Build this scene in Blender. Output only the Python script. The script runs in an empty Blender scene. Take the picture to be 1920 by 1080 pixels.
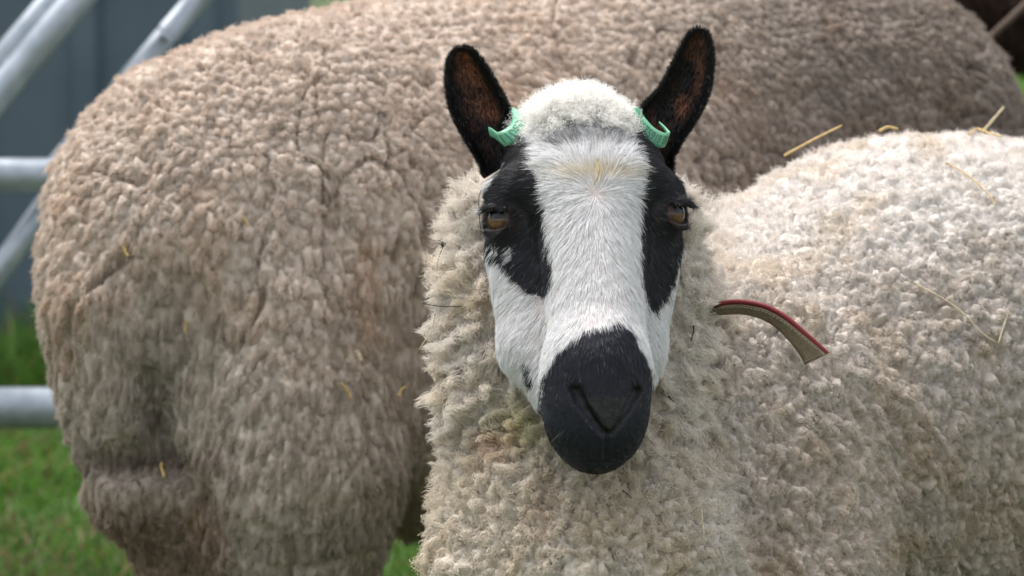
import bpy, math
import numpy as np
from mathutils.kdtree import KDTree
from mathutils.bvhtree import BVHTree
from mathutils import Vector

rng = np.random.default_rng(7)
SC = bpy.context.scene
COL = SC.collection

# ------------------------------------------------------------------ camera
PITCH = 0.12
CAMZ = 0.97
FPX = 7200.0                     # focal length in photo pixels (135 mm on 36 mm, 1920 wide)
cam_d = bpy.data.cameras.new('camera')
cam = bpy.data.objects.new('camera', cam_d)
COL.objects.link(cam)
cam.location = (0, 0, CAMZ)
cam.rotation_euler = (math.pi/2 - PITCH, 0, 0)
cam_d.lens = 135
cam_d.sensor_width = 36
cam_d.clip_start = 0.05
cam_d.clip_end = 500
cam_d.dof.use_dof = True
cam_d.dof.focus_distance = 2.93
cam_d.dof.aperture_fstop = 9.5
SC.camera = cam

# ------------------------------------------------------------------ world, sun, exposure
SUN_EL, SUN_AZ = math.radians(70), math.radians(-48)     # azimuth from +Y towards +X
w = bpy.data.worlds.new('World')
SC.world = w
w.use_nodes = True
nt = w.node_tree
nt.nodes.clear()
sky = nt.nodes.new('ShaderNodeTexSky')
sky.sky_type = 'NISHITA'
sky.sun_disc = False
sky.sun_elevation = SUN_EL
sky.sun_rotation = SUN_AZ
sky.air_density = 1.0
sky.dust_density = 3.0
hs = nt.nodes.new('ShaderNodeHueSaturation')
hs.inputs['Saturation'].default_value = 0.28             # overcast: the sky is nearly grey
bg = nt.nodes.new('ShaderNodeBackground')
bg.inputs['Strength'].default_value = 0.15
wo = nt.nodes.new('ShaderNodeOutputWorld')
nt.links.new(sky.outputs[0], hs.inputs['Color'])
nt.links.new(hs.outputs[0], bg.inputs['Color'])
nt.links.new(bg.outputs[0], wo.inputs['Surface'])
sl = bpy.data.lights.new('sun', 'SUN')
sl.energy = 1.5
sl.angle = math.radians(26)
sl.color = (1.0, 0.95, 0.92)
so = bpy.data.objects.new('sun', sl)
COL.objects.link(so)
sd = Vector((math.sin(SUN_AZ)*math.cos(SUN_EL), math.cos(SUN_AZ)*math.cos(SUN_EL), math.sin(SUN_EL)))
so.rotation_euler = sd.to_track_quat('Z', 'Y').to_euler()
SC.view_settings.view_transform = 'Standard'
SC.view_settings.look = 'None'
SC.view_settings.exposure = 1.17
SC.view_settings.gamma = 1.0
SC.render.engine = 'CYCLES'
SC.cycles.max_bounces = 6
SC.cycles.diffuse_bounces = 4
SC.cycles.transparent_max_bounces = 4
SC.cycles_curves.shape = 'RIBBONS'

# ------------------------------------------------------------------ geometry helpers
cp, sp_ = math.cos(PITCH), math.sin(PITCH)
C0 = np.array([0, 0, CAMZ])
AR = np.array([1., 0, 0])
AF = np.array([0, cp, -sp_])
AU = np.array([0, sp_, cp])
M = np.stack([AR, -AF, AU])                 # rows: right, toward the camera, up
def P(px, py, d):
    return C0 + AR*((px-960)/FPX*d) + AF*d + AU*((540-py)/FPX*d)
D0 = 2.95
def H(px, py, F):                           # F centimetres in front of the head plane
    return P(px, py, D0 - F/100.0)
def proj(p):
    q = p - C0
    d = q @ AF
    return 960 + FPX*(q @ AR)/d, 540 - FPX*(q @ AU)/d, d

def hash3(i, j, k, s):
    h = (i*374761393 + j*668265263 + k*2147483647 + s*1274126177) & 0xffffffff
    h = ((h ^ (h >> 13)) * 1274126177) & 0xffffffff
    h = ((h ^ (h >> 16)) * 2246822519) & 0xffffffff
    return ((h ^ (h >> 13)) & 0xffff) / 65535.0
def noise(p, scale, seed=0):                # value noise -1..1
    q = p/scale + 1000.0
    i = np.floor(q).astype(np.int64)
    f = q - i
    f = f*f*(3-2*f)
    r = 0
    for dx in (0, 1):
        for dy in (0, 1):
            for dz in (0, 1):
                wgt = (f[:, 0] if dx else 1-f[:, 0])*(f[:, 1] if dy else 1-f[:, 1])*(f[:, 2] if dz else 1-f[:, 2])
                r = r + wgt*hash3(i[:, 0]+dx, i[:, 1]+dy, i[:, 2]+dz, seed)
    return r*2-1
def unit(v):
    return v/np.maximum(np.linalg.norm(v, axis=-1, keepdims=True), 1e-9)
def smooth(a, b, x):
    t = np.clip((x-a)/(b-a), 0, 1)
    return t*t*(3-2*t)

# signed distance shapes
def rcone(a, b, r1, r2):
    a, b = np.array(a), np.array(b)
    ba = b-a
    L2 = ba@ba
    def f(p):
        h = np.clip(((p-a)@ba)/L2, 0, 1)
        return np.linalg.norm(p-a-h[:, None]*ba, axis=1) - (r1+(r2-r1)*h)
    return f
def ball(c, r):
    c = np.array(c)
    return lambda p: np.linalg.norm(p-c, axis=1)-r
def ell(c, r, R=M):
    c, r = np.array(c), np.array(r)
    def f(p):
        q = (p-c)@R.T
        k0 = np.linalg.norm(q/r, axis=1)
        k1 = np.linalg.norm(q/(r*r), axis=1)
        return k0*(k0-1)/np.maximum(k1, 1e-9)
    return f
class Shape:
    def __init__(s): s.ops = []
    def add(s, f, k=0.015): s.ops.append((1, f, k)); return s
    def cut(s, f, k=0.002): s.ops.append((-1, f, k)); return s
    def __call__(s, p):
        d = None
        for o, f, k in s.ops:
            v = f(p)
            if d is None:
                d = v; continue
            if o > 0:
                h = np.maximum(k-np.abs(d-v), 0)/k
                d = np.minimum(d, v)-h*h*k*0.25
            else:
                v = -v
                h = np.maximum(k-np.abs(d-v), 0)/k
                d = np.maximum(d, v)+h*h*k*0.25
        return d
def grad(f, p, e=0.0006):
    g = np.empty_like(p)
    for a in range(3):
        o = np.zeros(3); o[a] = e
        g[:, a] = f(p+o)-f(p-o)
    return g/(2*e)
def project(f, p, n=3, e=0.0006):
    for _ in range(n):
        g = grad(f, p, e)
        p = p - g*(f(p)/np.maximum((g*g).sum(1), 0.2))[:, None]
    return p
def trace(f, px, py, d0=2.3, dmax=6.0):
    o = C0
    r = AR*((px-960)/FPX)+AF+AU*((540-py)/FPX)
    d = d0
    for _ in range(400):
        v = f((o+r*d)[None])[0]
        if v < 0.0002: return o+r*d
        d += max(v*0.7, 0.0003)
        if d > dmax: return None
    return o+r*d

def nets(f, lo, hi, h):                     # naive surface nets
    n = [int(math.ceil((hi[a]-lo[a])/h))+1 for a in range(3)]
    xs = [lo[a]+h*np.arange(n[a]) for a in range(3)]
    val = np.empty(n, np.float32)
    yz = np.stack(np.meshgrid(xs[1], xs[2], indexing='ij'), -1).reshape(-1, 2)
    step = max(1, 400000//len(yz))
    for i in range(0, n[0], step):
        xx = xs[0][i:i+step]
        p = np.empty((len(xx), len(yz), 3))
        p[:, :, 0] = xx[:, None]
        p[:, :, 1:] = yz[None]
        val[i:i+step] = f(p.reshape(-1, 3)).reshape(len(xx), n[1], n[2])
    ins = val < 0
    cnt = sum(ins[a:n[0]-1+a, b:n[1]-1+b, c:n[2]-1+c].astype(np.int8) for a in (0, 1) for b in (0, 1) for c in (0, 1))
    act = (cnt > 0) & (cnt < 8)
    idx = np.full(act.shape, -1, np.int64)
    ci = np.argwhere(act)
    idx[act] = np.arange(len(ci))
    acc = np.zeros((len(ci), 3)); num = np.zeros(len(ci))
    cr = [(a, b, c) for a in (0, 1) for b in (0, 1) for c in (0, 1)]
    for a in cr:
        for ax in range(3):
            if a[ax] == 1: continue
            b = list(a); b[ax] = 1
            va = val[ci[:, 0]+a[0], ci[:, 1]+a[1], ci[:, 2]+a[2]].astype(float)
            vb = val[ci[:, 0]+b[0], ci[:, 1]+b[1], ci[:, 2]+b[2]].astype(float)
            m = (va < 0) != (vb < 0)
            t = np.where(m, va/np.where(m, va-vb, 1), 0)
            q = np.array(a, float)[None].repeat(len(ci), 0)
            q[:, ax] += t
            acc[m] += q[m]; num[m] += 1
    V = np.array(lo)+h*(ci+acc/num[:, None])
    F = []
    for ax in range(3):
        s0 = [slice(0, n[0]), slice(0, n[1]), slice(0, n[2])]
        s1 = list(s0)
        s0[ax] = slice(0, n[ax]-1); s1[ax] = slice(1, n[ax])
        A, B = ins[tuple(s0)], ins[tuple(s1)]
        e = np.argwhere(A != B)
        u, v = (ax+1) % 3, (ax+2) % 3
        ok = (e[:, u] > 0) & (e[:, v] > 0) & (e[:, u] < n[u]-1) & (e[:, v] < n[v]-1)
        e = e[ok]
        def at(du, dv):
            g = e.copy(); g[:, u] -= du; g[:, v] -= dv
            return idx[g[:, 0], g[:, 1], g[:, 2]]
        q = np.stack([at(1, 1), at(0, 1), at(0, 0), at(1, 0)], 1)
        flip = B[e[:, 0], e[:, 1], e[:, 2]]
        q[flip] = q[flip][:, ::-1]
        F.append(q)
    return V, np.concatenate(F)
def subdiv(V, F):
    e = np.concatenate([np.stack([F[:, i], F[:, (i+1) % 4]], 1) for i in range(4)])
    es = np.sort(e, 1)
    u, inv = np.unique(es[:, 0]*(len(V)+1)+es[:, 1], return_inverse=True)
    a, b = u//(len(V)+1), u % (len(V)+1)
    n0 = len(V); nf = len(F)
    me = (V[a]+V[b])/2
    mf = V[F].mean(1)
    E = (inv+n0).reshape(4, nf).T
    C = n0+len(u)+np.arange(nf)
    out = [np.stack([F[:, i], E[:, i], C, E[:, (i+3) % 4]], 1) for i in range(4)]
    return np.concatenate([V, me, mf]), np.concatenate(out)
def vnormals(V, F):
    fn = np.cross(V[F[:, 2]]-V[F[:, 0]], V[F[:, 3 if F.shape[1] == 4 else 1]]-V[F[:, 1 if F.shape[1] == 4 else 0]])
    n = np.zeros_like(V)
    for i in range(F.shape[1]):
        for a in range(3):
            n[:, a] += np.bincount(F[:, i], fn[:, a], len(V))
    return unit(n)

# ------------------------------------------------------------------ object helpers
def mesh_obj(name, V, F, mat, parent=None, col=None, smooth_=True, loc=None, midx=None):
    me = bpy.data.meshes.new(name)
    off = np.zeros(3) if loc is None else np.array(loc)
    V = np.asarray(V, float)
    if isinstance(F, np.ndarray):
        k = F.shape[1]
        me.vertices.add(len(V)); me.vertices.foreach_set('co', (V-off).astype('f').ravel())
        me.loops.add(F.size); me.loops.foreach_set('vertex_index', F.astype('i').ravel())
        me.polygons.add(len(F)); me.polygons.foreach_set('loop_start', (np.arange(len(F))*k).astype('i'))
        me.update(calc_edges=True)
    else:
        me.from_pydata([tuple(v) for v in V-off], [], F)
    if smooth_: me.polygons.foreach_set('use_smooth', [True]*len(me.polygons))
    if col is not None:
        a = me.attributes.new('col', 'FLOAT_COLOR', 'POINT')
        c = np.ones((len(V), 4), 'f'); c[:, :3] = col
        a.data.foreach_set('color', c.ravel())
    for m in (mat if isinstance(mat, (list, tuple)) else [mat]): me.materials.append(m)
    if midx is not None: me.polygons.foreach_set('material_index', np.asarray(midx, 'i'))
    me.update()
    o = bpy.data.objects.new(name, me)
    COL.objects.link(o)
    if parent is not None:
        o.parent = parent
        o.matrix_parent_inverse.identity()
        o.location = off - world_loc(parent)
    else:
        o.location = off
    return o
def world_loc(o):
    l = np.array(o.location)
    while o.parent: o = o.parent; l = l+np.array(o.location)
    return l
def hair_obj(name, pts, rad, col, mat, parent=None):     # pts (N,K,3) rad (K,) or (N,K) col (N,3)
    N, K, _ = pts.shape
    hc = bpy.data.hair_curves.new(name)
    hc.add_curves([K]*N)
    off = world_loc(parent) if parent is not None else np.zeros(3)
    hc.position_data.foreach_set('vector', (pts-off).astype('f').ravel())
    ra = hc.attributes.get('radius') or hc.attributes.new('radius', 'FLOAT', 'POINT')
    ra.data.foreach_set('value', np.broadcast_to(rad, (N, K)).astype('f').ravel())
    a = hc.attributes.new('col', 'FLOAT_COLOR', 'CURVE')
    c = np.ones((N, 4), 'f'); c[:, :3] = col
    a.data.foreach_set('color', c.ravel())
    hc.materials.append(mat)
    o = bpy.data.objects.new(name, hc)
    COL.objects.link(o)
    if parent is not None: o.parent = parent
    return o
def empty(name, loc, label, cat, group=None):
    o = bpy.data.objects.new(name, None)
    COL.objects.link(o)
    o.location = tuple(loc)
    o.empty_display_size = 0.1
    tag(o, label, cat, group)
    return o
def tag(o, label=None, cat=None, group=None, kind=None):
    if label: o['label'] = label
    if cat: o['category'] = cat
    if group: o['group'] = group
    if kind: o['kind'] = kind
    return o
def tube(path, rad, seg=12, cap=True):
    path = np.array(path, float); n = len(path)
    rad = np.broadcast_to(rad, (n,))
    t = unit(np.gradient(path, axis=0))
    ref = np.array([0, 0, 1.]) if abs(t[0][2]) < .9 else np.array([1., 0, 0])
    a = unit(np.cross(t, ref)); b = np.cross(t, a)
    th = np.linspace(0, 2*math.pi, seg, endpoint=False)
    V = (path[:, None]+rad[:, None, None]*(np.cos(th)[None, :, None]*a[:, None]+np.sin(th)[None, :, None]*b[:, None])).reshape(-1, 3)
    F = []
    for i in range(n-1):
        for j in range(seg):
            k = (j+1) % seg
            F.append((i*seg+j, i*seg+k, (i+1)*seg+k, (i+1)*seg+j))
    if cap:
        F.append(tuple(range(seg))); F.append(tuple((n-1)*seg+j for j in range(seg)))
    return V, F
def boxm(lo, hi):
    x0, y0, z0 = lo; x1, y1, z1 = hi
    V = [(x0,y0,z0),(x1,y0,z0),(x1,y1,z0),(x0,y1,z0),(x0,y0,z1),(x1,y0,z1),(x1,y1,z1),(x0,y1,z1)]
    return V, [(0,3,2,1),(4,5,6,7),(0,1,5,4),(1,2,6,5),(2,3,7,6),(3,0,4,7)]
def merge(parts):
    V, F = [], []
    for v, f in parts:
        o = len(V); V += [tuple(x) for x in v]; F += [tuple(i+o for i in q) for q in f]
    return V, F
def resample(pts, n):
    pts = np.array(pts, float)
    t = np.linspace(0, len(pts)-1, n)
    m = np.gradient(pts, axis=0)
    i = np.minimum(t.astype(int), len(pts)-2); u = (t-i)[:, None]
    h00, h10, h01, h11 = 2*u**3-3*u**2+1, u**3-2*u**2+u, -2*u**3+3*u**2, u**3-u**2
    return h00*pts[i]+h10*m[i]+h01*pts[i+1]+h11*m[i+1]

# ------------------------------------------------------------------ materials
def mat(name, col=(.5,.5,.5), rough=.6, metal=0, attr=False, spec=.5, noise_amt=0, noise_scale=20, col2=None, bump=0, bscale=200, trans=0, sheen=0, coat=0, sss=0):
    m = bpy.data.materials.new(name); m.use_nodes = True
    t = m.node_tree; t.nodes.clear()
    o = t.nodes.new('ShaderNodeOutputMaterial'); b = t.nodes.new('ShaderNodeBsdfPrincipled')
    b.inputs['Base Color'].default_value = (*col, 1); b.inputs['Roughness'].default_value = rough
    b.inputs['Metallic'].default_value = metal; b.inputs['Specular IOR Level'].default_value = spec
    b.inputs['Coat Weight'].default_value = coat; b.inputs['Coat Roughness'].default_value = .1
    if sheen: b.inputs['Sheen Weight'].default_value = sheen
    if sss:
        b.inputs['Subsurface Weight'].default_value = sss; b.inputs['Subsurface Scale'].default_value = .01
    src = None
    if attr:
        a = t.nodes.new('ShaderNodeAttribute'); a.attribute_name = 'col'; src = a.outputs['Color']
    tc = t.nodes.new('ShaderNodeTexCoord')
    if col2 is not None:
        n = t.nodes.new('ShaderNodeTexNoise'); n.inputs['Scale'].default_value = noise_scale; n.inputs['Detail'].default_value = 6
        t.links.new(tc.outputs['Object'], n.inputs['Vector'])
        r = t.nodes.new('ShaderNodeValToRGB'); r.color_ramp.elements[0].position = .38; r.color_ramp.elements[1].position = .62
        r.color_ramp.elements[0].color = (*col, 1); r.color_ramp.elements[1].color = (*col2, 1)
        t.links.new(n.outputs['Fac'], r.inputs['Fac']); src = r.outputs['Color']
    if src is not None: t.links.new(src, b.inputs['Base Color'])
    if bump:
        n = t.nodes.new('ShaderNodeTexNoise'); n.inputs['Scale'].default_value = bscale; n.inputs['Detail'].default_value = 5
        t.links.new(tc.outputs['Object'], n.inputs['Vector'])
        bp = t.nodes.new('ShaderNodeBump'); bp.inputs['Strength'].default_value = bump; bp.inputs['Distance'].default_value = .002
        t.links.new(n.outputs['Fac'], bp.inputs['Height']); t.links.new(bp.outputs[0], b.inputs['Normal'])
    if trans:
        tr = t.nodes.new('ShaderNodeBsdfTranslucent'); mx = t.nodes.new('ShaderNodeMixShader'); mx.inputs[0].default_value = trans
        if src is not None: t.links.new(src, tr.inputs['Color'])
        else: tr.inputs['Color'].default_value = (*col, 1)
        t.links.new(b.outputs[0], mx.inputs[1]); t.links.new(tr.outputs[0], mx.inputs[2]); t.links.new(mx.outputs[0], o.inputs['Surface'])
    else:
        t.links.new(b.outputs[0], o.inputs['Surface'])
    return m
M_skin = mat('skin', attr=True, rough=.55, spec=.3, bump=.25, bscale=600)
M_fleece = mat('fleece_base', attr=True, rough=.95, spec=.1, bump=.8, bscale=900)
M_fib = mat('wool_fibre', attr=True, rough=.55, spec=.35, trans=.3)
M_fur = mat('fur', attr=True, rough=.38, spec=.5, trans=.12)
M_eye = mat('eyeball', attr=True, rough=.12, spec=.35)
M_tag = mat('ear_tag_plastic', (.15,.43,.27), rough=.38, spec=.4, bump=.15, bscale=500, sss=.1)
M_ink = mat('tag_marking', (.05,.19,.11), rough=.5)
M_galv = mat('galvanised_steel', (.34,.385,.43), rough=.45, metal=.5, col2=(.44,.48,.53), noise_scale=45, bump=.2, bscale=150)
M_wall = mat('painted_steel_sheet', (.072,.106,.132), rough=.6, col2=(.092,.128,.155), noise_scale=7)
M_leather = mat('tan_leather', (.23,.175,.11), rough=.7, col2=(.17,.13,.08), noise_scale=250, bump=.5, bscale=900)
M_red = mat('red_strap_face', (.22,.022,.028), rough=.6, col2=(.20,.015,.02), noise_scale=900, bump=.5, bscale=1500)
M_thread = mat('pale_stitching', (.42,.36,.26), rough=.8)
M_straw = mat('straw', (.55,.38,.14), rough=.5, col2=(.40,.27,.10), noise_scale=300)
M_straw2 = mat('pale_straw', (.62,.54,.36), rough=.5, col2=(.5,.42,.26), noise_scale=300)
M_dark = mat('dark_chaff', (.03,.024,.02), rough=.7)
M_rope = mat('brown_rope', (.10,.07,.05), rough=.9, bump=.8, bscale=900)
M_drop = bpy.data.materials.new('water_drop'); M_drop.use_nodes = True
_b = M_drop.node_tree.nodes['Principled BSDF']
_b.inputs['Base Color'].default_value = (1,1,1,1); _b.inputs['Roughness'].default_value = 0.02
_b.inputs['Transmission Weight'].default_value = 1.0; _b.inputs['IOR'].default_value = 1.33

# ------------------------------------------------------------------ wool
LOCKS = {}
def lock_fleece(name, sdf, lo, hi, root, spacing, bump_h, warp, colour, nfib, flen, frad, seed,
                coarse=.0088, levels=2, droop=.5, curl=.0012, splay=.35, crease=0.006, margin=300, conv=.55, K=7, clip=None, fuzz=.12, bf=None):
    r = np.random.default_rng(seed)
    V, F = nets(sdf, lo, hi, coarse)
    V = project(sdf, V, 2, .002)
    for _ in range(levels):
        V, F = subdiv(V, F)
        V = project(sdf, V, 2, .002)
    n = unit(grad(sdf, V, .003))
    px, py, dd = proj(V)
    toc = unit(C0-V)
    facing = (n*toc).sum(1)
    vis = (facing > -.3) & (px > -margin) & (px < 1920+margin) & (py > -margin) & (py < 1080+margin)
    # lock centres: one per warped cell, relaxed
    Wv = warp(V)/spacing
    perm = r.permutation(len(V))
    key = np.floor(Wv[perm]*1.02+r.random(3)).astype(np.int64)
    kk = (key[:, 0]*73856093) ^ (key[:, 1]*19349663) ^ (key[:, 2]*83492791)
    _, first = np.unique(kk, return_index=True)
    seeds = Wv[perm[first]]
    seeds = seeds+(r.random(seeds.shape)-.5)*.35
    vi = np.flatnonzero(vis)
    for it in range(2):
        kd = KDTree(len(seeds))
        for i, s in enumerate(seeds): kd.insert(s, i)
        kd.balance()
        if it < 1:
            sub = Wv[::4]
            near = np.array([kd.find(q)[1] for q in sub])
            c = np.bincount(near, minlength=len(seeds))
            ok = c > 2
            new = np.stack([np.bincount(near, sub[:, a], len(seeds)) for a in range(3)], 1)[ok]/c[ok][:, None]
            seeds = new+(r.random(new.shape)-.5)*.55
    wob = np.stack([noise(V[vi], .007, seed+31), noise(V[vi], .007, seed+32), noise(V[vi], .007, seed+33)], 1)*.20
    res = [kd.find_n(q, 2) for q in Wv[vi]+wob]
    near = np.zeros(len(V), int); d1 = np.zeros(len(V)); d2 = np.full(len(V), .3)
    near[vi] = [a[0][1] for a in res]
    d1[vi] = [a[0][2] for a in res]; d2[vi] = [a[1][2] for a in res]
    nl = len(seeds)
    lr = r.random(nl)
    edge = np.clip((d2-d1)/.75, 0, 1)
    dome = 1-np.exp(-edge/.16)
    dome = .72*dome+.28*np.sqrt(np.clip(1-(1-edge)**2, 0, 1))
    hgt = bump_h*(.45+.8*lr[near])*dome
    Ww = warp(V)
    furrow = 1-np.abs(noise(Ww, .0068, seed+21))*2
    furrow2 = 1-np.abs(noise(Ww, .0034, seed+22))*2
    lw = 1+1.1*smooth(.56, .44, V[:, 2])
    hgt -= bump_h*(.42*np.clip(furrow-.45, 0, 1)+.20*np.clip(furrow2-.3, 0, 1))*1.5*lw
    # long wandering splits in the fleece
    if crease > 0:
        Wc = warp(V)
        for s_, sc_, wd in ((seed+3, .075, .045), (seed+4, .05, .05)):
            rdg = np.abs(noise(Wc, sc_, s_)+.35*noise(Wc, sc_*.35, s_+9))
            hgt -= crease*np.exp(-(rdg/(wd*.8))**2)*smooth(-.35, .1, noise(V, .13, s_+5))
    if bf is not None: hgt *= bf(V)
    hgt += bump_h*.45*noise(V, .05, seed+6)
    Vd = V+n*hgt[:, None]
    # lock data
    lc = np.stack([np.bincount(near[vi], Vd[vi, a], nl) for a in range(3)], 1)/np.maximum(np.bincount(near[vi], minlength=nl), 1)[:, None]
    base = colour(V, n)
    lockv = (r.random(nl)-.5)
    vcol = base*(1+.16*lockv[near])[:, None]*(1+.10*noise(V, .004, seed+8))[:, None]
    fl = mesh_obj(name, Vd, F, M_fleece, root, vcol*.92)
    # fibres
    cand = np.flatnonzero(vis if clip is None else vis & clip(V))
    # triangles' area share: vertices of a regular mesh are close to even
    pick = cand[r.integers(0, len(cand), nfib)]
    nn = n[pick]; lk = near[pick]
    g = np.tile(np.array([0, 0, -1.]), (nfib, 1))
    gt = g-(g*nn).sum(1, keepdims=True)*nn
    jit = r.normal(size=(nfib, 3))*.0016
    jit -= (jit*nn).sum(1, keepdims=True)*nn
    p0 = Vd[pick]+jit-nn*.002
    ldir = r.normal(size=(nl, 3))*splay
    D = unit(nn+droop*gt+ldir[lk]+r.normal(size=(nfib, 3))*.18)
    L = flen*(.65+.5*lr[lk])*(.7+.5*r.random(nfib))
    stray = r.random(nfib) < fuzz
    L[stray] *= 1.35
    toc_ = lc[lk]-p0
    toc_ -= (toc_*nn).sum(1, keepdims=True)*nn
    cv = np.where(stray, .1, conv)
    t = np.linspace(0, 1, K)[None, :, None]
    e1 = unit(np.cross(D, nn+[.3, .1, .2])); e2 = np.cross(D, e1)
    ph = r.random((nfib, 1))*6.28+0
    lph = r.random((nl, 1))*6.28
    ph = lph[lk]+(ph-3.14)*.35
    fr = (1.1+.8*r.random((nfib, 1)))
    A = (curl*(.5+r.random((nfib, 1)))*np.where(stray, 1.7, 1)[:, None])[:, :, None]
    ang = (ph+2*math.pi*fr*t[:, :, 0])[:, :, None]
    pts = p0[:, None]+D[:, None]*L[:, None, None]*t+(toc_*cv[:, None])[:, None]*t**1.6 \
        + A*t**.8*(np.cos(ang)*e1[:, None]+np.sin(ang)*e2[:, None]) + g[:, None]*(L*droop*.25)[:, None, None]*t**2
    rad = frad*np.array([1.0]*(K-2)+[.8, .35])
    c = base[pick]*(1+.16*lockv[lk]+.18*(r.random(nfib)-.5))[:, None]
    hair_obj('wool_fibres', pts, rad, np.clip(c, 0, .95), M_fib, fl)
    LOCKS[name] = (near, lc)
    return fl, Vd, F, n, vis

def zwarp(z1, s1, z2, s2):      # vertical scale s1 above z1, s2 below z2 (integrated so it stays continuous)
    zz = np.linspace(-.5, 1.5, 400)
    s = s2+(s1-s2)*smooth(z2, z1, zz)
    cum = np.concatenate([[0], np.cumsum((s[1:]+s[:-1])/2*np.diff(zz))])
    def f(p):
        q = p.copy(); q[:, 2] = np.interp(p[:, 2], zz, cum); return q
    return f

# ================================================================== THE SETTING
def ground():
    n = 60
    xs = np.concatenate([np.linspace(-200, -8, 12)[:-1], np.linspace(-8, 8, n), np.linspace(8, 200, 12)[1:]])
    ys = np.concatenate([np.linspace(-40, 0, 6)[:-1], np.linspace(0, 24, 90), np.linspace(24, 400, 14)[1:]])
    X, Y = np.meshgrid(xs, ys, indexing='ij')
    V = np.stack([X.ravel(), Y.ravel(), np.zeros(X.size)], 1)
    V[:, 2] = .012*noise(V, .6, 4)-.012
    a, b = len(xs), len(ys)
    i, j = np.meshgrid(np.arange(a-1), np.arange(b-1), indexing='ij')
    i, j = i.ravel(), j.ravel()
    F = np.stack([i*b+j, (i+1)*b+j, (i+1)*b+j+1, i*b+j+1], 1)
    m = mat('turf', (.030,.065,.012), rough=.95, col2=(.075,.075,.03), noise_scale=1.6, bump=1, bscale=60)
    return tag(mesh_obj('ground', V, F, m), kind='structure')
ground()
def grass():
    r = np.random.default_rng(5)
    parts = []
    N1 = 90000
    y = 4.2+(r.random(N1)**1.5)*13
    x = (r.random(N1)*2-1)*(.16*y+.15)
    # sparse extra width so a step to the side still shows grass
    N2 = 70000
    y2 = 1.8+r.random(N2)**1.3*15; x2 = (r.random(N2)*2-1)*(.3+.5*y2)
    x = np.concatenate([x, x2]); y = np.concatenate([y, y2]); N = len(x)
    p0 = np.stack([x, y, np.full(N, -.01)], 1)
    k = rng.choice(N, 14000, replace=False)        # rank grass left standing along the foot of the shed
    p0[k, 1] = 6.52-.35*r.random(len(k))**1.5; p0[k, 0] = -3.5+(3.4)*r.random(len(k))
    tall = smooth(.1, .6, noise(p0, .35, 9))
    foot = np.zeros(N); foot[k] = (.7+.6*noise(p0[k], .25, 19))*(.35+.65*r.random(len(k)))
    L = (.035+.05*r.random(N)+.07*tall*r.random(N))+foot*.16
    lean = r.normal(size=(N, 3))*.45; lean[:, 2] = 1
    D = unit(lean)
    t = np.linspace(0, 1, 4)[None, :, None]
    bend = r.normal(size=(N, 3))*.5; bend[:, 2] = -.3
    pts = p0[:, None]+D[:, None]*L[:, None, None]*t+(bend*L[:, None])[:, None]*t**2*.6
    c = np.where((r.random(N)+.28*noise(p0, .45, 14) < .16)[:, None], np.array([.22,.17,.07]), np.array([.10,.215,.030]))
    c = c*(.6+.8*r.random((N, 1)))*(1+.35*noise(p0, .5, 12))[:, None]
    m = mat('grass_blade', attr=True, rough=.45, spec=.4, trans=.35)
    o = hair_obj('grass', pts, np.array([.0022, .0022, .0016, .0004]), c, m)
    tag(o, 'short wet green grass with straw coloured blades', 'grass', kind='stuff')
grass()

def shed():
    # dark blue-grey clad shed side standing behind the hurdles
    yb = 6.6
    x0, x1, z1 = -4.2, P(447, 0, 6.6)[0], 2.6
    root = empty('shed', ((x0+x1)/2, yb+1.2, 0), 'dark blue-grey shed with ribbed sheet walls standing on the grass', 'shed')
    xs = []; ys = []
    x = x0; pitch = .2
    while x < x1-.02:
        for dx, dy in ((0, 0), (.035, 0), (.05, -.022), (.085, -.022), (.10, 0)):
            if x+dx < x1: xs.append(x+dx); ys.append(yb+dy)
        x += pitch
    xs.append(x1); ys.append(yb)
    V = [(a, b, .05) for a, b in zip(xs, ys)]+[(a, b, z1) for a, b in zip(xs, ys)]
    n = len(xs)
    V += [(a, b+.01, .05) for a, b in zip(xs, ys)]+[(a, b+.01, z1) for a, b in zip(xs, ys)]
    F = [(i, i+1, n+i+1, n+i) for i in range(n-1)]+[(2*n+i+1, 2*n+i, 3*n+i, 3*n+i+1) for i in range(n-1)]
    F += [(n+i, n+i+1, 3*n+i+1, 3*n+i) for i in range(n-1)]+[(0, n, 3*n, 2*n), (n-1, 3*n-1, 4*n-1, 2*n-1)]
    mesh_obj('wall', V, F, M_wall, root, smooth_=False)
    v, f = boxm((x1-.04, yb+.012, .05), (x1, yb+2.4, z1)); mesh_obj('side_wall', v, f, M_wall, root, smooth_=False)
    v, f = boxm((x0-.1, yb-.12, z1+.002), (x1+.1, yb+2.5, z1+.07)); mesh_obj('roof', v, f, mat('roof_sheet', (.12,.13,.14), rough=.6), root, smooth_=False)
    v, f = boxm((x0, yb-.035, .0), (x1+.03, yb+.3, .048)); mesh_obj('plinth', v, f, mat('concrete', (.14,.14,.13), rough=.9, col2=(.1,.1,.09), noise_scale=9), root, smooth_=False)
shed()

def hedge():
    r = np.random.default_rng(11)
    N = 60000
    x = (r.random(N)*2-1)*14; y = 27+r.normal(size=N)*.8
    top = 2.4+.5*noise(np.stack([x, y*0, x*0], 1), 1.4, 3)+.3*noise(np.stack([x, y*0, x*0], 1), .4, 5)
    z = r.random(N)**.8*top
    p = np.stack([x, y+(r.random(N)-.5)*(1.2), z], 1)
    p0 = p[:, None]
    D = unit(r.normal(size=(N, 3)))
    t = np.linspace(0, 1, 3)[None, :, None]
    pts = p0+D[:, None]*.09*t
    c = np.array([.05, .085, .03])*(.5+r.random((N, 1)))
    o = hair_obj('hedge', pts, np.array([.01, .022, .004]), c, mat('hedge_leaf', attr=True, rough=.5))
    tag(o, 'long dark green field hedge far behind the shed', 'hedge')
hedge()

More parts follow.
